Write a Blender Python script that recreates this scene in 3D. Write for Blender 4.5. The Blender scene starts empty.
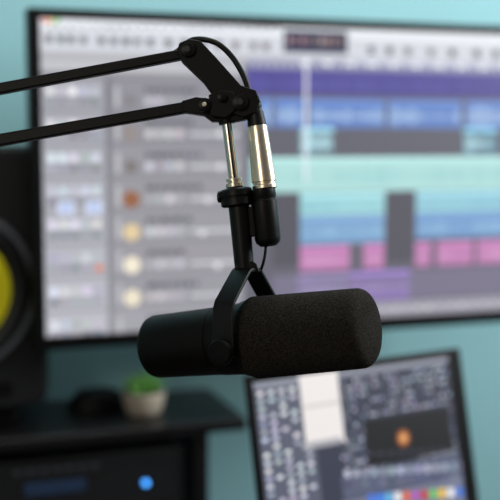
import bpy, bmesh, math, random
from mathutils import Matrix, Vector, Euler
random.seed(4)
scene = bpy.context.scene
scene.view_settings.view_transform = 'Standard'
RAD = math.radians
# ------------------------------------------------------------------ helpers
def lin(c):
    o = []
    for v in c[:3]:
        v = v / 255.0
        o.append(v / 12.92 if v <= 0.04045 else ((v + 0.055) / 1.055) ** 2.4)
    return tuple(o) + (1.0,)

def mat(name, col, rough=0.5, metal=0.0, nscale=60, bump=0.0, var=0.12, coat=0.0, emit=None, estr=0, spec=0.5):
    m = bpy.data.materials.new(name); m.use_nodes = True
    nt = m.node_tree; b = nt.nodes['Principled BSDF']
    c = lin(col)
    tc = nt.nodes.new('ShaderNodeTexCoord')
    n = nt.nodes.new('ShaderNodeTexNoise'); n.inputs['Scale'].default_value = nscale; n.inputs['Detail'].default_value = 4
    nt.links.new(tc.outputs['Object'], n.inputs['Vector'])
    r = nt.nodes.new('ShaderNodeValToRGB')
    r.color_ramp.elements[0].position = 0.3; r.color_ramp.elements[1].position = 0.7
    r.color_ramp.elements[0].color = tuple(v * (1 - var) for v in c[:3]) + (1,)
    r.color_ramp.elements[1].color = tuple(min(1, v * (1 + var)) for v in c[:3]) + (1,)
    nt.links.new(n.outputs['Fac'], r.inputs['Fac'])
    nt.links.new(r.outputs['Color'], b.inputs['Base Color'])
    b.inputs['Roughness'].default_value = rough
    b.inputs['Metallic'].default_value = metal
    b.inputs['Coat Weight'].default_value = coat
    b.inputs['Specular IOR Level'].default_value = spec
    if bump > 0:
        bp = nt.nodes.new('ShaderNodeBump'); bp.inputs['Strength'].default_value = bump; bp.inputs['Distance'].default_value = 0.002
        nt.links.new(n.outputs['Fac'], bp.inputs['Height']); nt.links.new(bp.outputs['Normal'], b.inputs['Normal'])
    if emit:
        b.inputs['Emission Color'].default_value = lin(emit); b.inputs['Emission Strength'].default_value = estr
    return m

def screen_mat(name, strength):
    m = bpy.data.materials.new(name); m.use_nodes = True
    nt = m.node_tree; b = nt.nodes['Principled BSDF']
    a = nt.nodes.new('ShaderNodeAttribute'); a.attribute_name = 'Col'
    b.inputs['Base Color'].default_value = (0.01, 0.01, 0.01, 1); b.inputs['Roughness'].default_value = 0.4
    nt.links.new(a.outputs['Color'], b.inputs['Emission Color'])
    b.inputs['Emission Strength'].default_value = strength
    return m

def link(o): scene.collection.objects.link(o)

def empty(name, loc, label, cat, group=None):
    e = bpy.data.objects.new(name, None); e.empty_display_size = 0.03
    e.location = loc; link(e); e['label'] = label; e['category'] = cat
    if group: e['group'] = group
    return e

def finish(name, V, F, m, parent=None, smooth=False, bevel=0.0, label=None, cat=None, kind=None, subsurf=0, segs=3, weld=False):
    V = [Vector(v) for v in V]
    lo = Vector([min(v[i] for v in V) for i in range(3)]); hi = Vector([max(v[i] for v in V) for i in range(3)])
    c = (lo + hi) / 2
    me = bpy.data.meshes.new(name); me.from_pydata([v - c for v in V], [], F); me.validate(); me.update()
    bm = bmesh.new(); bm.from_mesh(me); bmesh.ops.recalc_face_normals(bm, faces=bm.faces); bm.to_mesh(me); bm.free()
    if smooth:
        for p in me.polygons: p.use_smooth = True
        try: me.set_sharp_from_angle(angle=RAD(38))
        except Exception: pass
    me.materials.append(m)
    o = bpy.data.objects.new(name, me); link(o)
    pl = Vector((0, 0, 0)); p = parent
    while p is not None: pl += Vector(p.location); p = p.parent
    o.parent = parent; o.location = c - pl
    if bevel > 0:
        b = o.modifiers.new('bevel', 'BEVEL'); b.width = bevel; b.segments = segs; b.limit_method = 'ANGLE'; b.angle_limit = RAD(40)
        for p in me.polygons: p.use_smooth = True
        try: me.set_sharp_from_angle(angle=RAD(38))
        except Exception: pass
        b.harden_normals = False
    if subsurf:
        s = o.modifiers.new('sub', 'SUBSURF'); s.levels = s.render_levels = subsurf
    if label: o['label'] = label
    if cat: o['category'] = cat
    if kind: o['kind'] = kind
    return o

def g_box(lo, hi, M=None):
    x0, y0, z0 = lo; x1, y1, z1 = hi
    V = [Vector(v) for v in [(x0,y0,z0),(x1,y0,z0),(x1,y1,z0),(x0,y1,z0),(x0,y0,z1),(x1,y0,z1),(x1,y1,z1),(x0,y1,z1)]]
    if M: V = [M @ v for v in V]
    return V, [(0,3,2,1),(4,5,6,7),(0,1,5,4),(1,2,6,5),(2,3,7,6),(3,0,4,7)]

def join(*gs):
    V, F = [], []
    for v, f in gs:
        n = len(V); V += list(v); F += [tuple(i + n for i in q) for q in f]
    return V, F

def basis(d):
    d = d.normalized(); up = Vector((0, 0, 1)) if abs(d.z) < 0.9 else Vector((0, 1, 0))
    a = d.cross(up).normalized(); b = d.cross(a).normalized()
    return a, b

def g_lathe(o, d, prof, n=48, cap=True):
    """prof: (distance along d, radius)"""
    o = Vector(o); d = Vector(d).normalized(); a, b = basis(d); V, F = [], []
    for s, r in prof:
        for i in range(n):
            t = 2 * math.pi * i / n
            V.append(o + d * s + (a * math.cos(t) + b * math.sin(t)) * r)
    for j in range(len(prof) - 1):
        for i in range(n):
            k = (i + 1) % n
            F.append((j*n+i, j*n+k, (j+1)*n+k, (j+1)*n+i))
    if cap:
        F.append(tuple(range(n))); F.append(tuple(range((len(prof)-1)*n, len(prof)*n)))
    return V, F

def g_cyl(p, q, r, r2=None, n=32):
    p = Vector(p); q = Vector(q)
    return g_lathe(p, q - p, [(0, r), ((q-p).length, r if r2 is None else r2)], n)

def catmull(P, sub=10):
    P = [Vector(p) for p in P]; P = [P[0]*2-P[1]] + P + [P[-1]*2-P[-2]]; out = []
    for i in range(1, len(P) - 2):
        for j in range(sub):
            t = j / sub
            out.append(0.5*((2*P[i]) + (-P[i-1]+P[i+1])*t + (2*P[i-1]-5*P[i]+4*P[i+1]-P[i+2])*t*t + (-P[i-1]+3*P[i]-3*P[i+1]+P[i+2])*t**3))
    out.append(P[-2]); return out

def g_tube(P, r, n=14):
    V, F = [], []; prev = None
    for i, p in enumerate(P):
        d = (P[min(i+1, len(P)-1)] - P[max(i-1, 0)]).normalized()
        if prev is None: a, b = basis(d)
        else:
            a = (prev - d * prev.dot(d)).normalized(); b = d.cross(a)
        prev = a
        for k in range(n):
            t = 2*math.pi*k/n; V.append(p + (a*math.cos(t) + b*math.sin(t)) * r)
    for j in range(len(P)-1):
        for i in range(n):
            k = (i+1) % n; F.append((j*n+i, j*n+k, (j+1)*n+k, (j+1)*n+i))
    F.append(tuple(range(n))); F.append(tuple(range((len(P)-1)*n, len(P)*n)))
    return V, F

def g_prism(pts3a, off):
    n = len(pts3a); V = [Vector(p) for p in pts3a] + [Vector(p) + off for p in pts3a]
    F = [tuple(range(n)), tuple(range(2*n-1, n-1, -1))]
    for i in range(n):
        k = (i+1) % n; F.append((i, k, k+n, i+n))
    return V, F

# ------------------------------------------------------------------ materials
m_wall = mat('wall_paint', (144, 193, 200), 0.85, nscale=4, var=0.03, bump=0.02)
m_wall2 = mat('side_wall_paint', (190, 204, 204), 0.85, nscale=4, var=0.03)
m_floor = mat('floor_wood', (88, 72, 60), 0.5, nscale=12)
m_ceil = mat('ceiling_paint', (220, 222, 222), 0.9, nscale=6, var=0.02)
m_arm = mat('black_arm_metal', (7, 7, 7), 0.5, nscale=500, bump=0.04, spec=0.2)
m_body = mat('dark_grey_mic_metal', (12, 10, 9), 0.45, nscale=1500, bump=0.1, spec=0.14)
m_foam = mat('charcoal_foam', (45, 41, 37), 0.95, nscale=1000, bump=1.0, var=0.9, spec=0.08)
m_yoke = mat('black_bracket_metal', (10, 9, 9), 0.42, nscale=700, bump=0.05, spec=0.22)
m_knob = mat('black_knob_metal', (7, 7, 7), 0.55, nscale=700, spec=0.12)
m_rubber = mat('black_cable_rubber', (9, 9, 9), 0.45, nscale=300, spec=.25)
m_silver = mat('brushed_silver', (232, 218, 196), 0.3, metal=1.0, nscale=200, bump=0.03, var=0.04)
m_chrome = mat('polished_rod', (222, 212, 196), 0.24, metal=1.0, nscale=100, var=0.03)
m_bezel = mat('screen_bezel', (6, 6, 8), 0.5, nscale=100, spec=.2)
m_plast = mat('black_plastic', (22, 23, 26), 0.5, nscale=400, bump=0.04, spec=.4)
m_cone = mat('yellow_woven_cone', (255, 238, 14), 0.55, nscale=500, bump=0.2, var=.03)
m_surround = mat('rubber_surround', (34, 34, 38), 0.5, nscale=100)
m_ring = mat('grey_trim_ring', (112, 114, 120), 0.4, nscale=100)
m_desk = mat('dark_wood_desk', (38, 32, 32), 0.35, nscale=18, bump=0.03, var=0.25)
m_shelf = mat('black_brown_board', (20, 18, 20), 0.32, nscale=20, var=0.2, spec=.4)
m_pot = mat('pale_ceramic', (188, 176, 160), 0.6, nscale=30)
m_soil = mat('potting_soil', (50, 38, 30), 0.95, nscale=200, bump=0.8, var=0.4)
m_leaf = mat('succulent_green', (120, 184, 92), 0.5, nscale=60, var=0.4)
m_alu = mat('space_grey_aluminium', (96, 98, 102), 0.35, metal=0.9, nscale=300)
m_key = mat('black_keys', (16, 16, 18), 0.5)
m_blue = mat('blue_indicator', (60, 150, 255), 0.4, emit=(70, 160, 255), estr=3.0)
m_disp = mat('dim_display', (14, 26, 40), 0.4, emit=(40, 62, 92), estr=0.3)
m_grey = mat('grey_print', (84, 88, 96), 0.5)
m_scr = screen_mat('monitor_picture', 1.06)
m_scr2 = screen_mat('laptop_picture', 1.0)

# ------------------------------------------------------------------ room
WY = 1.64
def structure(name, lo, hi, m):
    V, F = g_box(lo, hi); return finish(name, V, F, m, kind='structure')
structure('floor', (-2.0, -1.6, -0.05), (3.0, WY+.1, 0.0), m_floor)
structure('wall_back', (-2.0, WY, 0.0), (3.0, WY+.1, 2.6), m_wall)
structure('wall_left', (-2.1, -1.6, 0.0), (-2.0, WY+.1, 2.6), m_wall2)
structure('wall_right', (3.0, -1.6, 0.0), (3.1, WY+.1, 2.6), m_wall2)
structure('ceiling', (-2.0, -1.6, 2.6), (3.0, WY+.1, 2.65), m_ceil)
structure('baseboard_back', (-2.0, WY-.015, 0.0), (3.0, WY, 0.09), m_ceil)

# ------------------------------------------------------------------ desk
desk = empty('desk', (0.5, 1.15, 0), 'dark wooden desk against the teal wall', 'desk')
finish('desk_top', *g_box((-0.7, 0.70, 0.685), (1.7, WY-.02, 0.72)), m_desk, desk, bevel=0.003)
for x in (-0.66, 1.60):
    for y in (0.74, WY-.10):
        finish('leg', *g_box((x, y, 0.0), (x+0.06, y+0.06, 0.685)), m_desk, desk, bevel=0.003)

# ------------------------------------------------------------------ riser shelf
SH = 1.002
shelf = empty('desk_shelf', (0.05, 1.52, 0.72), 'black-brown raised desk shelf carrying speaker and plant', 'shelf')
finish('shelf_board', *g_box((-0.40, 1.425, SH-0.017), (0.472, WY-.01, SH)), m_shelf, shelf, bevel=0.002)
finish('side_panel', *g_box((0.395, 1.432, 0.72), (0.415, WY-.02, SH-0.017)), m_shelf, shelf, bevel=0.001)
finish('side_panel', *g_box((-0.36, 1.432, 0.72), (-0.34, WY-.02, SH-0.017)), m_shelf, shelf, bevel=0.001)

# rack units under the shelf
def rack(z0, z1, label, led=False):
    e = empty('audio_rack_unit', (0.16, 1.52, z0), label, 'audio equipment', 'rack units under the shelf')
    finish('casing', *g_box((-0.07, 1.455, z0), (0.375, WY-.03, z1)), m_plast, e, bevel=0.002)
    finish('front_panel', *g_box((-0.075, 1.443, z0+0.001), (0.38, 1.455, z1-0.001)), m_plast, e, bevel=0.002)
    zc = (z0+z1)/2
    finish('display', *g_box((0.15, 1.4415, zc-0.008), (0.235, 1.443, zc+0.010)), m_disp, e)
    for x in (-0.03, 0.02, 0.07):
        finish('knob', *g_lathe((x, 1.443, zc), (0, -1, 0), [(0, .012), (.012, .011), (.014, .009)], 24), m_surround, e, smooth=True)
    if led:
        finish('indicator_light', *g_lathe((0.323, 1.443, 0.915), (0, -1, 0), [(0, .0042), (.002, .0042), (.003, .003)], 16), m_blue, e, smooth=True)
        finish('label_print', *join(*[g_box((0.135+i*0.018, 1.442, 0.947), (0.147+i*0.018, 1.443, 0.950)) for i in range(7)]), m_grey, e)
rack(0.880, 0.964, 'black rack unit with glowing blue indicator light', True)
rack(0.800, 0.879, 'black rack unit with dim display and knobs')
rack(0.720, 0.799, 'black rack unit with dim display and knobs')

# ------------------------------------------------------------------ studio speaker
SX0, SX1, SZ0, SZ1, SY = -0.072, 0.192, 1.032, 1.404, 1.468
sp = empty('studio_speaker', (0.06, 1.55, SH), 'black studio monitor speaker with yellow woofer cone', 'speaker')
finish('isolation_pad', *g_box((-0.04, 1.50, SH), (0.15, WY-.02, SZ0)), m_bezel, sp, bevel=0.004)
finish('cabinet', *g_box((SX0, SY+0.012, SZ0), (SX1, WY-.01, SZ1)), m_plast, sp, bevel=0.018, segs=5)
def rrect(x0, z0, x1, z1, r, n=8):
    out = []
    for cx, cz, a0 in ((x1-r, z1-r, 0), (x0+r, z1-r, 90), (x0+r, z0+r, 180), (x1-r, z0+r, 270)):
        for i in range(n+1):
            t = RAD(a0 + 90*i/n); out.append((cx+r*math.cos(t), cz+r*math.sin(t)))
    return out
finish('front_baffle', *g_prism([(x, SY, z) for x, z in rrect(SX0+.001, SZ0+.001, SX1-.001, SZ1-.001, 0.035)], Vector((0, .02, 0))), m_plast, sp, bevel=0.008)
WX, WZ = 0.058, 1.206
finish('woofer_ring', *g_lathe((WX, SY, WZ), (0, -1, 0), [(-.004, .116), (.004, .1165), (.006, .115), (.006, .111), (-.001, .109), (-.004, .109)], 72, False), m_ring, sp, smooth=True)
finish('woofer_surround', *g_lathe((WX, SY, WZ), (0, -1, 0), [(.001, .109), (.006, .104), (.009, .097), (.006, .090), (.001, .083)], 72, False), m_plast, sp, smooth=True)
finish('woofer_cone', *g_lathe((WX, SY, WZ), (0, -1, 0), [(.0025, .082), (.0022, .07), (.0017, .05), (.0014, .03)], 72, True), m_cone, sp, smooth=True, label='yellow woven speaker cone')
finish('dust_cap', *g_lathe((WX, SY, WZ), (0, -1, 0), [(.001, .032), (.006, .028), (.010, .018), (.012, .006), (.0122, .001)], 48), m_cone, sp, smooth=True)
finish('tweeter', *g_lathe((WX, SY, 1.362), (0, -1, 0), [(0, .032), (.004, .032), (.005, .029), (.001, .018), (.001, .014), (.006, .011), (.009, .005), (.0095, .001)], 48), m_surround, sp, smooth=True)
finish('bass_port', *g_prism([(x, SY-.001, z) for x, z in rrect(-.02, 1.050, .14, 1.074, .011)], Vector((0, .004, 0))), m_bezel, sp)

# ------------------------------------------------------------------ wall mounted monitor
MX0, MX1, MZ0, MZ1, MY = 0.166, 0.964, 1.1220, 1.586, 1.425
mon = empty('computer_monitor', (0.57, WY, 1.35), 'large black-framed monitor showing colourful audio editing timeline', 'monitor')
finish('frame', *g_box((MX0, MY, MZ0), (MX1, MY+0.034, MZ1)), m_bezel, mon, bevel=0.003)
finish('rear_housing', *g_box((MX0+.12, MY+.034, MZ0+.08), (MX1-.12, MY+.06, MZ1-.08)), m_plast, mon, bevel=0.01)
finish('wall_bracket', *join(g_box((.50, MY+.06, 1.30), (.64, MY+.075, 1.42)), g_box((.54, MY+.075, 1.335), (.60, WY-.02, 1.385)), g_box((.47, WY-.02, 1.26), (.67, WY, 1.46))), m_arm, mon, bevel=0.002)

CA, SA = math.cos(RAD(18.5)), math.sin(RAD(18.5)); F_ = 1041.67; CP, SP = math.cos(RAD(6)), math.sin(RAD(6))
def mx(px, b=0.06):          # horizontal position of a column of the screen picture
    a = (px-250)/F_; k = CP + SP*b
    return MY*(a*CA + k*SA)/(-a*SA + k*CA)
def mz(py, ref):             # height of a row, read at column ref
    a = (ref-250)/F_; b = (250-py)/F_; k = CP + SP*b
    return 1.41 + MY*(-SP + CP*b)/(-a*SA + k*CA)

class Pic:
    def __init__(s): s.V=[]; s.F=[]; s.C=[]
    def poly(s, pts, col):
        n=len(s.V); s.V+=pts; s.F.append(tuple(range(n, n+len(pts)))); s.C.append(lin(col))
    def make(s, name, m, parent, M=None):
        me = bpy.data.meshes.new(name); V=[Vector(v) for v in s.V]
        if M: V=[M@v for v in V]
        c = sum(V, Vector())/len(V)
        me.from_pydata([v-c for v in V], [], s.F)
        at = me.color_attributes.new('Col', 'FLOAT_COLOR', 'CORNER')
        i=0
        for f, col in zip(s.F, s.C):
            for _ in f: at.data[i].color = col; i+=1
        me.materials.append(m); o=bpy.data.objects.new(name, me); link(o)
        o.parent=parent; o.location = c - Vector(parent.location); return o

pic = Pic(); SX_0, SX_1, SZ_0, SZ_1 = MX0+.016, MX1-.016, MZ0+.020, MZ1-.014
def R(x0, y0, x1, y1, col, ref=None, L=1):
    ref = (x0+x1)/2 if ref is None else ref
    X0, X1 = max(mx(x0), SX_0), min(mx(x1), SX_1); Z1, Z0 = min(mz(y0, ref), SZ_1), max(mz(y1, ref), SZ_0)
    if X1 <= X0 or Z1 <= Z0: return
    y = MY - .0002 - .0002*L
    pic.poly([(X0,y,Z0),(X1,y,Z0),(X1,y,Z1),(X0,y,Z1)], col)
def D(cx, cy, r, col, L=3):
    X, Z, rr = mx(cx), mz(cy, cx), r*1.42/F_; y = MY-.0002-.0002*L
    if Z-rr < SZ_0: return
    pic.poly([(X+rr*math.cos(t*math.pi/8), y, Z+rr*math.sin(t*math.pi/8)) for t in range(16)], col)
def jit(c, a):
    d = random.uniform(-a, a)
    return tuple(max(0, min(255, v + d + random.uniform(-a, a)*.25)) for v in c)

R(0, -50, 700, 500, (178, 178, 184), 380, 0)
# menu + toolbar
R(0, -20, 700, 40, (232, 236, 242), 380, 1)
R(0, 40, 700, 60, (208, 211, 219), 380, 1)
for i in range(26):
    x = 52 + i*9; R(x, 26, x+random.uniform(3,6), 29, (120,120,128), x, 2)
for i, c in enumerate(((235,95,85),(240,190,70),(100,200,90))): D(48+i*6, 21, 2.4, c)
for x in (48, 60, 70, 82, 100, 112, 124, 135, 148, 166, 182, 200, 215, 232, 250, 262, 366, 384, 402, 425, 446, 470, 489):
    y = 46 + (x-250)*.035
    R(x, y-4, x+7, y+4, jit((110,110,118), 20), x, 2)
R(283, 31, 346, 53, (34, 40, 74), None, 2)
for i in range(9): R(287+i*6.3, 37, 291+i*6.3, 45, jit((140,116,116), 30), 315, 3)
R(350, 60, 700, 66, (190,194,210), 380, 2)
# arrangement background
R(246, 62, 700, 500, (102, 101, 112), 380, 1)
R(246, 62, 700, 71, (160,163,190), 380, 2)
for i in range(40): R(250+i*8, 66, 252+i*8, 71, (90,92,120), 380, 3)
for i in range(12): R(300+i*22, 63, 309+i*22, 67, (235,238,245), 380, 3)
def region(x0, x1, y0, y1, col, wave, amp=1.0, ref=380):
    R(x0, y0, x1, y1, col, ref, 2)
    R(x0, y0, x1, y0+4, tuple(min(255, v*1.12) for v in col), ref, 3)
    x = x0+2; h = (y1-y0-6)/2; yc = (y0+4+y1)/2; env = .5
    while x < x1-1.5:
        env = max(.12, min(1, env + random.uniform(-.28, .28)))
        a = h*env*amp*.9; R(x, yc-a, x+1.3, yc+a, jit(wave, 8), ref, 4); x += 2.2
region(247, 640, 72, 96, (76, 70, 142), (94, 90, 162), .8)
for a, b in ((247, 272), (275, 305), (309, 384), (387, 460), (464, 640)):
    region(a, b, 100, 128, (98, 130, 194), (170, 196, 226), 1.0)
R(247, 129, 700, 156, (98, 98, 109), 380, 2)
region(300, 333, 128, 154, (156, 208, 222), (186, 228, 236))
region(462, 496, 128, 156, (140, 200, 222), (186, 228, 236))
region(250, 640, 157, 191, (174, 218, 215), (156, 208, 208), .7)
for c0, c1 in ((273, 300), (386, 415)):
    R(c0, 191, c1, 262, (88, 87, 97), 380, 3)
region(300, 385, 192, 214, (158, 210, 216), (138, 194, 208), .8)
region(300, 385, 215, 242, (124, 162, 202), (152, 196, 220), .7)
region(416, 640, 192, 214, (150, 202, 216), (128, 180, 206), .8)
region(416, 640, 215, 240, (116, 154, 200), (152, 190, 220), .7)
for a, b in ((300, 350), (364, 385), (416, 432), (438, 474), (478, 640)):
    region(a, b, 244, 268, (188, 126, 176), (212, 162, 200), .7)
R(272, 271, 700, 300, (122, 117, 138), 380, 2)
region(298, 349, 272, 299, (140, 128, 168), (156, 146, 184), .6)
region(350, 411, 271, 300, (150, 124, 194), (174, 154, 210), .7)
R(246, 302, 700, 500, (156, 154, 166), 380, 2)
for i in range(30): R(252+i*11, 308, 258+i*11, 311, jit((205,205,212), 15), 380, 3)
R(304, 58, 306.5, 182, (240, 242, 250), 305, 6)
# track header panel
R(0, 62, 245, 500, (150, 149, 156), 130, 2)
R(243, 62, 247, 500, (108, 108, 117), 130, 5)
R(40, 62, 245, 72, (190,190,197), 130, 3)
icons = [(132,130,134),(146,138,136),(124,118,116),(150,100,70),(222,200,158),(240,231,210),(234,224,200),(160,160,168)]
for i in range(9):
    y = 93 + i*32.8; g = i*3-10
    R(40, y-15, 243, y-14, (118+g,118+g,126+g), 130, 3)
    R(40, y-14, 243, y+17, jit((148+g,147+g,154+g), 6), 130, 2)
    R(0, y-14, 106, y+17, (172+g,173+g,181+g), 130, 3)
    R(106, y-14, 112, y+17, (132+g,131+g,139+g), 130, 3)
    D(131, y+8, 9 if i not in (0, 2) else 7, icons[i % 8], 5)
    xx = 146
    while xx < 184+random.uniform(0, 20):
        w_ = random.uniform(4, 10); R(xx, y-6, xx+w_, y-1, jit((92,92,100), 10), 130, 4); xx += w_+2
    for k in range(4): R(146+k*10, y+4, 153+k*10, y+12, jit((192+g,192+g,199+g), 24), 130, 4)
    R(190, y+7, 238, y+10, (208,209,216), 130, 4); D(200+random.uniform(0, 28), y+8, 3.4, (232,232,238), 6)
    for k in range(5): R(48+k*11, y-5, 56+k*11, y+3, jit((208,210,220), 34), 130, 4)
    for k in range(5): R(48+k*11, y+6, 56+k*11, y+12, jit((136,138,148), 26), 130, 4)
    R(116, y-6, 120, y+14, (190,190,196), 130, 4)
for k in range(2): R(57+k*28, 201, 74+k*28, 214, (208, 218, 244), 80, 6); R(62+k*28, 205, 69+k*28, 210, (146, 172, 222), 80, 7)
D(98, 268, 4, (220,130,100), 6)
pic.make('screen', m_scr, mon)['label'] = 'lit display with purple, blue and pink audio tracks'

# ------------------------------------------------------------------ potted succulent
pp = Vector((0.334, 1.50, SH))
pot = empty('potted_succulent', pp, 'small spiky green succulent in a pale ceramic pot', 'plant')
finish('pot', *g_lathe(pp, (0,0,1), [(0,.021),(.003,.025),(.018,.030),(.032,.032),(.035,.030),(.035,.027),(.030,.027)], 40), m_pot, pot, smooth=True)
finish('soil', *g_lathe(pp+Vector((0,0,.028)), (0,0,1), [(0,.0265),(.004,.024),(.006,.004)], 32), m_soil, pot, smooth=True)
gs = []
for ring, (n, tilt, L, w) in enumerate(((8, 66, .038, .0062), (7, 42, .041, .006), (5, 18, .040, .0055))):
    for i in range(n):
        az = 2*math.pi*(i+.5*ring)/n; tl = RAD(tilt+random.uniform(-8,8)); d = Vector((math.sin(tl)*math.cos(az), math.sin(tl)*math.sin(az), math.cos(tl))); L2 = L*random.uniform(.85, 1.08)
        gs.append(g_lathe(pp+Vector((0,0,.031)), d, [(0,w*.5),(L2*.25,w),(L2*.5,w*.95),(L2*.75,w*.5),(L2,w*.03)], 10))
finish('leaves', *join(*gs), m_leaf, pot, smooth=True)

# small black mouse beside the plant
V=[]; F=[]
o = Vector((0.274, 1.550, SH)); nu, nv = 20, 8
for j in range(nv+1):
    ph = math.pi/2*j/nv
    for i in range(nu):
        t = 2*math.pi*i/nu
        V.append(o+Vector((.046*math.cos(t)*math.cos(ph)**.7, .030*math.sin(t)*math.cos(ph)**.7, .034*math.sin(ph))))
for j in range(nv):
    for i in range(nu):
        k=(i+1)%nu; F.append((j*nu+i, j*nu+k, (j+1)*nu+k, (j+1)*nu+i))
F.append(tuple(range(nu)))
mouse = empty('computer_mouse', o, 'small black computer mouse resting beside the plant pot', 'computer mouse')
finish('shell', V, F, m_bezel, mouse, smooth=True)
finish('scroll_wheel', *g_cyl(o+Vector((-.026,-.003,.027)), o+Vector((-.026,.003,.027)), .006), m_surround, mouse, smooth=True)

# ------------------------------------------------------------------ laptop on a stand
LM = Matrix.Translation((0.3687, 1.0473, 0.94)) @ Matrix.Rotation(RAD(12), 4, 'Z')
LW, LH = 0.319, 0.212
lap = empty('laptop', LM.translation, 'open grey laptop showing an audio editing program', 'laptop')
base = finish('base', *g_box((0, -.215, -.014), (LW, 0, -.001), LM), m_alu, lap, bevel=0.003)
lid_M = LM @ Matrix.Rotation(RAD(-12.4), 4, 'X')
finish('lid', *g_box((0, 0, 0.002), (LW, .006, LH), lid_M), m_bezel, lap, bevel=0.003)
finish('hinge', *g_cyl(LM@Vector((.04,.003,-.001)), LM@Vector((LW-.04,.003,-.001)), .0035), m_key, lap, smooth=True)
gs=[]
for r_ in range(5):
    for c_ in range(14):
        gs.append(g_box((.018+c_*.0197, -.035-r_*.0195, -.001), (.018+c_*.0197+.016, -.035-r_*.0195+.0155, .0008), LM))
finish('keyboard', *join(*gs), m_key, lap)
finish('trackpad', *g_box((.10, -.205, -.001), (.21, -.14, -.0004), LM), m_surround, lap)
pic = Pic()
LQ = 0.31
def LU(px, py):
    yt = 378-.133*(px-245); q = px-.11*(py-yt)
    t = (q-250)/205; u = t/(1.1335-.1335*t); v = (py-yt)/165
    return u*LQ, LH-v*.205
def LR(x0, y0, x1, y1, col, L=1):
    a = LU(x0, (y0+y1)/2)[0]; b = LU(x1, (y0+y1)/2)[0]; xm=(x0+x1)/2
    t = LU(xm, y0)[1]; bt = LU(xm, y1)[1]
    a=max(a,.009); b=min(b,.295); t=min(t,LH-.008); bt=max(bt,.012)
    if b<=a or t<=bt: return
    y=-.0002-.0002*L; pic.poly([(a,y,bt),(b,y,bt),(b,y,t),(a,y,t)], col)
def LB(u0, v0, u1, v1, col, L=1):
    y=-.0002-.0002*L; pic.poly([(u0*LQ,y,LH*(1-v1)),(u1*LQ,y,LH*(1-v1)),(u1*LQ,y,LH*(1-v0)),(u0*LQ,y,LH*(1-v0))], col)
LB(.03, .045, .952, .94, (54, 58, 76), 0)
LB(.03, .045, .952, .075, (146, 150, 164), 1)
LB(.03, .075, .27, .94, (90, 94, 112), 1)
for r_ in range(15):
    v = .088+r_*.041
    LB(.03, v+.036, .952, v+.038, (40,43,58), 2)
    for c_ in range(5):
        if random.random()<.85: LB(.042+c_*.046, v+.008, .042+c_*.046+.024, v+.027, jit((212,218,234), 42), 2)
    for c_ in range(30):
        if random.random()<.58: LB(.38+c_*.019, v+.009, .38+c_*.019+.011, v+.024, jit((184,188,208), 64), 2)
LR(305, 370, 343, 440, (238, 232, 230), 3)
LR(306, 402, 343, 405, (210,204,204), 4)
LR(305, 436, 343, 442, (170, 170, 176), 4)
LR(366, 414, 450, 458, (10, 11, 18), 4)
for i in range(8): LR(368+i*10, 449, 374+i*10, 452, (60,64,80), 5)
cx, cz = LU(403, 437)
for r_, c, L in ((.012,(84,50,38),6),(.009,(176,100,56),7),(.005,(228,168,100),8)):
    pic.poly([(cx+r_*math.cos(t*math.pi/8), -.0002-.0002*L, cz+r_*math.sin(t*math.pi/8)) for t in range(16)], c)
LR(343, 461, 474, 483, (88, 94, 118), 3)
for i in range(15): LR(346+i*8.6, 464, 351+i*8.6, 471, jit((176,182,204), 34), 5)
for i in range(15): LR(346+i*8.6, 475, 351+i*8.6, 480, jit((100,106,130), 40), 5)
LR(345, 484, 478, 560, (116, 122, 144), 3)
cols = [(70,120,220),(235,235,240),(200,56,56),(240,240,245),(90,180,232),(180,90,190),(244,200,64),(50,130,240),(228,104,54),(116,200,106)]
for i in range(12):
    LR(368+i*8.6, 488, 374.6+i*8.6, 497, cols[(i*7)%10], 5)
pic.make('screen', m_scr2, lap, lid_M)['label'] = 'lit display with tracks and dark plug-in window'

st = empty('laptop_stand', LM @ Vector((.155, -.1, -.22)), 'grey metal laptop riser standing on the desk', 'laptop stand')
SM = Matrix.Translation((0.3687, 1.0473, 0)) @ Matrix.Rotation(RAD(12), 4, 'Z')
finish('tray', *g_box((.03, -.20, .920), (.28, -.01, .926), SM), m_alu, st, bevel=.002)
finish('foot_plate', *g_box((.03, -.20, .720), (.28, -.01, .727), SM), m_alu, st, bevel=.002)
for x in (.05, .25):
    finish('upright', *g_box((x, -.12, .727), (x+.01, -.08, .920), SM), m_alu, st, bevel=.002)

# ------------------------------------------------------------------ mic rig (drawn in its own elevation plane)
K = 0.000772
RIG = Matrix.Translation((0.2539, 0.7587, 1.326)) @ Matrix.Rotation(RAD(-18.5), 4, 'Z') @ Matrix.Rotation(RAD(-6), 4, 'X')
def P(x, y, d=0.0): return RIG @ Vector(((x-250)*K, d*K, (250-y)*K))
def DV(x, y, z): return (RIG.to_3x3() @ Vector((x, y, z)))
YV = DV(0, 1, 0)

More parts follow.
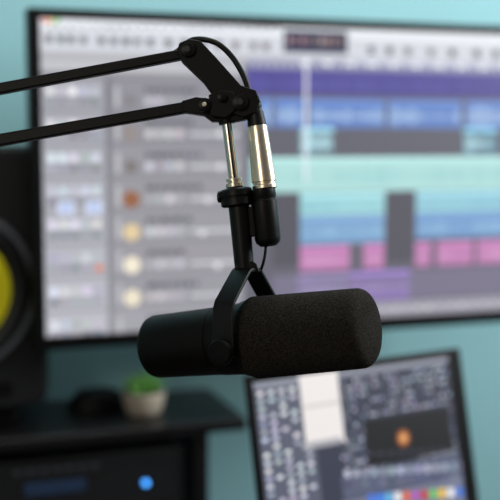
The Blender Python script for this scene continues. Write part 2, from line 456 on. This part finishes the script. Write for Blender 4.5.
# boom arm --------------------------------------------------------
base_pos = Vector((-0.20, 0.90, 0.72))
arm = empty('boom_arm', base_pos, 'black scissor-style boom arm holding the microphone', 'microphone arm')
def bar(name, p, q, w, h, m=m_arm, parent=arm, w2=None, bev=0.0018):
    p=Vector(p); q=Vector(q); d=(q-p).normalized(); s=YV; u=d.cross(s).normalized(); w2 = w if w2 is None else w2
    V=[]
    for c, ww in ((p, w), (q, w2)):
        for a, b in ((-1,-1),(1,-1),(1,1),(-1,1)): V.append(c+s*a*h*K/2+u*b*ww*K/2)
    return finish(name, V, [(0,1,2,3),(7,6,5,4),(0,4,5,1),(1,5,6,2),(2,6,7,3),(3,7,4,0)], m, parent, bevel=bev)
bar('upper_bar', P(-330, 151), P(184, 54.5), 12, 12, w2=10, bev=.0012)
bar('lower_bar', P(-330, 198), P(196, 106), 13, 12, w2=11, bev=.0012)
def plate(name, pts, d0, d1, m=m_arm, parent=arm, bev=.0012):
    return finish(name, *g_prism([P(x, y, d0) for x, y in pts], YV*((d1-d0)*K)), m, parent, bevel=bev)
link_pts = [(182,62),(177,54),(180,45),(189,41),(201,43),(216,59),(241,87),(256,92),(260,103),(256,114),(243,119),(225,112),(203,82)]
plate('pivot_link', link_pts, -11, -7, bev=.0007)
plate('pivot_link', link_pts, 7, 11, bev=.0007)
plate('head_block', [(182,102),(196,98),(214,100),(226,95),(246,92),(259,97),(260,109),(251,119),(236,122),(212,122),(204,116),(184,113)], -6.8, 6.8, bev=.0007)
plate('clamp_plate', [(209,97),(222,92),(234,94),(236,112),(226,120),(211,118)], -14, -11.2, bev=.0008)
for (x, y, r) in ((188,52,7.5),(205,107,7),(240,104,8)):
    finish('pivot_bolt', *g_lathe(P(x,y,-17), YV, [(0,r*.55*K),(1.5*K,r*K),(5*K,r*K),(6*K,r*.8*K),(28*K,r*.8*K),(29*K,r*K),(33*K,r*K),(34.5*K,r*.55*K)], 32), m_yoke, arm, smooth=True)
    finish('bolt_socket', *g_lathe(P(x,y,-18), YV, [(0,r*.3*K),(0,r*.42*K),(1.5*K,r*.42*K)], 6), m_surround, arm)
finish('bolt_head', *g_lathe(P(205,107,-20), YV, [(0,2*K),(.6*K,2.6*K),(3*K,2.6*K)], 6), m_silver, arm)
finish('clamp_knob', *g_lathe(P(222,100,-21), YV, [(0,2*K),(.8*K,4.2*K),(5*K,4.4*K),(8*K,3*K)], 20), m_yoke, arm, smooth=True)
finish('rod_socket', *g_cyl(P(225,112), P(227,124), 9*K, 8*K), m_arm, arm, smooth=True)
finish('threaded_rod', *g_cyl(P(226.5,120), P(234.5,184), 5.2*K), m_chrome, arm, smooth=True, label='bright silver steel rod')
finish('rod_groove', *g_tube([P(227.3,122,-5.0), P(230,143,-5.0), P(235.1,182,-5.0)], 0.9*K, 8), m_arm, arm)
finish('elbow_plate', *join(g_lathe(P(-330,172,-14), YV, [(0,34*K),(6*K,34*K)], 32), g_lathe(P(-330,172,8), YV, [(0,34*K),(6*K,34*K)], 32)), m_arm, arm, smooth=True)
for dx in (-16, 16):
    finish('lower_arm', *g_cyl(P(-330+dx,185), base_pos+Vector((dx*K, 0, .06)), 6*K), m_arm, arm, smooth=True)
finish('weighted_foot', *g_lathe(base_pos, (0,0,1), [(0,.075),(.004,.078),(.016,.076),(.020,.070),(.022,.024),(.05,.022),(.075,.020),(.078,.016)], 48), m_arm, arm, smooth=True)

# microphone ------------------------------------------------------
th, ph = RAD(28), math.asin(.118)
ax = DV(math.cos(th)*math.cos(ph), -math.sin(th)*math.cos(ph), math.sin(ph)).normalized()
ctr = P(252, 338)
mic = empty('microphone', ctr, 'black broadcast microphone with foam windscreen in a yoke', 'microphone')
def pr(l): return [(a*K, b*K) for a, b in l]
finish('body', *g_lathe(ctr, ax, pr([(-122,10),(-121.5,22),(-120,28),(-117,31.3),(-112,33),(-80,33.6),(-40,34.5),(-38,34.5),(-37,33.4),(-34,33.4),(-33,35.2),(-6,36),(-2,36),(0,33)]), 96), m_body, mic, smooth=True)
finish('rear_cap', *g_lathe(ctr, ax, pr([(-124,4),(-124,17),(-122.5,20),(-119,20)]), 48), m_rubber, mic, smooth=True)
finish('collar', *g_lathe(ctr, ax, pr([(-5,36),(-4,37.8),(3,38),(4,36)]), 80), m_rubber, mic, smooth=True)
# windscreen with a pitted foam surface
prof = [(0,33),(1,38),(4,40.2)] + [(6+i*1.5, 41.0-2.8*(i/73.0)) for i in range(74)]
ce, rr = 116, 11.7
for i in range(1, 10):
    t = RAD(i*9.5); prof.append((ce+rr*math.sin(t), 26.5+rr*math.cos(t)))
prof += [(128.1,26),(128.8,22),(129.3,17),(129.7,12),(130,7),(130.1,2)]
V, F = g_lathe(ctr, ax, pr(prof), 220)
nV = []
for i, v in enumerate(V):
    ring = i//220
    if ring > 2 and ring < len(prof)-3:
        rel = v-ctr; s_ = rel.dot(ax); rad = (rel-ax*s_)
        nrm = rad.normalized() if s_ < 116*K else (rad.normalized() + ax).normalized() if s_ < 126*K else ax
        v = v + nrm*random.uniform(-.32, .12)*K
    nV.append(v)
finish('windscreen', nV, F, m_foam, mic, smooth=True, label='charcoal foam windscreen')
# yoke
hor = DV(math.cos(th), -math.sin(th), 0).normalized(); pv = DV(-math.sin(th), -math.cos(th), 0).normalized(); zv = DV(0,0,1)
yc = P(247, 337)
half = [(0,-67,11),(9,-67,11),(13,-65,10.5),(45,-37,11),(48,-31,11),(48.5,0,12),(48.5,10,12.5),(48.5,16,11),(48.5,20,6)]
pts = [(-a, b, c) for a, b, c in reversed(half[1:])] + half
V=[]; n=len(pts)
for i,(p_, z_, w_) in enumerate(pts):
    a=pts[max(i-1,0)]; b=pts[min(i+1,n-1)]; t=Vector((b[0]-a[0], b[1]-a[1])).normalized(); nn=Vector((-t.y, t.x))
    for so in (-2.0, 2.0):
        for wo in (-w_, w_):
            V.append(yc + pv*(p_+nn.x*so)*K - zv*(z_+nn.y*so)*K + hor*wo*K)
F=[]
for i in range(n-1):
    a=i*4; b=a+4
    F += [(a,a+1,b+1,b),(a+2,b+2,b+3,a+3),(a,b,b+2,a+2),(a+1,a+3,b+3,b+1)]
F += [(0,2,3,1),((n-1)*4,(n-1)*4+1,(n-1)*4+3,(n-1)*4+2)]
finish('yoke', V, F, m_yoke, mic, smooth=True, bevel=0.0009)
for sg in (1, -1):
    q = yc - zv*11*K + pv*sg*34*K
    finish('tension_knob', *g_lathe(q, pv*sg, pr([(0,7),(15,7),(16,12),(17,13),(22,13),(24,11.5),(24.6,5),(24.8,1)]), 40), m_knob, mic, smooth=True)
finish('swivel_block', *g_prism([P(x,y,-8) for x,y in ((234,272),(235,266),(240,262),(252,261),(257,264),(259,270),(257,273),(237,275))], YV*16*K), m_yoke, mic, bevel=.0012)
finish('stem', *g_cyl(P(238.5,203), P(244.5,268), 10.5*K, 9.8*K, 40), m_yoke, mic, smooth=True)
sd = (P(245,268)-P(236,196)).normalized()
finish('locking_nut', *g_lathe(P(235.3,188), sd, pr([(0,11),(1,15),(2.5,16.3),(8,16.3),(8.6,15),(9.6,15),(10.2,16.3),(17,16.3),(18.5,14.5),(19,10)]), 48), m_yoke, mic, smooth=True)
finish('nut_lever', *g_lathe(P(220,197), DV(-1,0,0), pr([(-4,5),(0,6),(2,5.6),(3,3)]), 24), m_yoke, mic, smooth=True)
finish('thread_collar', *g_lathe(P(233.6,178), sd, pr([(0,6),(.8,8),(3.4,8),(3.8,6.4),(5.2,6.4),(5.8,8.8),(9,8.8),(10.5,7)]), 32), m_silver, mic, smooth=True, label='silver threaded collar')
xd = (P(268,246)-P(262,190)).normalized()
finish('connector_socket', *g_lathe(P(262.4,189), xd, pr([(0,11),(.8,12.8),(8,13),(9,12.4),(11,12.4),(12,13.2),(50,13.2),(54,12),(57.5,8),(58,4)]), 48), m_yoke, mic, smooth=True)
finish('connector_tab', *g_prism([P(x,y,-5) for x,y in ((244,208),(256,206),(258,236),(247,238))], YV*10*K), m_yoke, mic, bevel=.001)
finish('pigtail_wire', *g_tube(catmull([P(266,244), P(265,254), P(263.5,262,1), P(261,270,5), P(259,277,11)]), 1.5*K, 10), m_rubber, mic, smooth=True)

# microphone cable ------------------------------------------------
cab = empty('microphone_cable', P(250,110), 'black cable looping over the arm into silver plug', 'cable')
cp = [P(-330,151,11), P(-150,117,11), P(0,89,11), P(110,68,11), P(160,57.5,11), P(178,48,12), P(190,39.5,7), P(203,39,2), P(218,44), P(232,57), P(243,75), P(249,92), P(253,108)]
finish('cord', *g_tube(catmull(cp), 2.9*K, 16), m_rubber, cab, smooth=True)
pd = (P(263.5,188)-P(255,120)).normalized()
po = P(253.5,98, -1)
finish('strain_relief', *g_lathe(po, pd, pr([(0,4),(1,6),(5,7),(9,7.4),(10,6.6),(13,6.8),(14,8),(22,9),(28,9.6),(29,8)]), 36), m_rubber, cab, smooth=True)
finish('plug_barrel', *g_lathe(po, pd, pr([(28,8.6),(28.6,9.6),(31,10),(60,11.2),(78,12),(84,12.3),(85,11.3),(87,11.3),(88,12.4),(91,12.4),(92,11)]), 56), m_silver, cab, smooth=True, label='silver metal plug barrel')

# ------------------------------------------------------------------ lights
def area(name, loc, tgt, size, power, col):
    l = bpy.data.lights.new(name, 'AREA'); l.energy = power; l.size = size; l.color = col
    o = bpy.data.objects.new(name, l); link(o); o.location = loc
    o.rotation_euler = (Vector(tgt)-Vector(loc)).to_track_quat('-Z', 'Y').to_euler()
area('window_light', (2.2, 0.6, 2.1), (0.6, 1.5, 1.1), 1.0, 43, (0.98, 1.0, 1.0))
area('wall_wash_fill', (0.5, 1.15, 2.5), (0.4, 1.64, 1.0), 0.7, 12, (0.98, 1.0, 1.0))  # extra fill added overhead to wash the back wall, no fixture there
area('lamp_light', (-1.0, -0.5, 1.9), (0.25, 0.76, 1.3), 0.4, 7, (1.0, 0.88, 0.74))
w = bpy.data.worlds.new('World'); scene.world = w; w.use_nodes = True
w.node_tree.nodes['Background'].inputs[0].default_value = (0.95, 0.9, 0.86, 1); w.node_tree.nodes['Background'].inputs[1].default_value = 0.12

# ------------------------------------------------------------------ camera
cd = bpy.data.cameras.new('Camera'); cam = bpy.data.objects.new('Camera', cd); link(cam)
cd.sensor_width = 24; cd.lens = 50; cd.clip_start = 0.02
cam.location = (0, 0, 1.41)
cam.rotation_euler = (Matrix.Rotation(RAD(-18.5), 3, 'Z') @ Matrix.Rotation(RAD(84), 3, 'X')).to_euler()
cd.dof.use_dof = True; cd.dof.focus_distance = 0.785; cd.dof.aperture_fstop = 2.6
scene.camera = cam
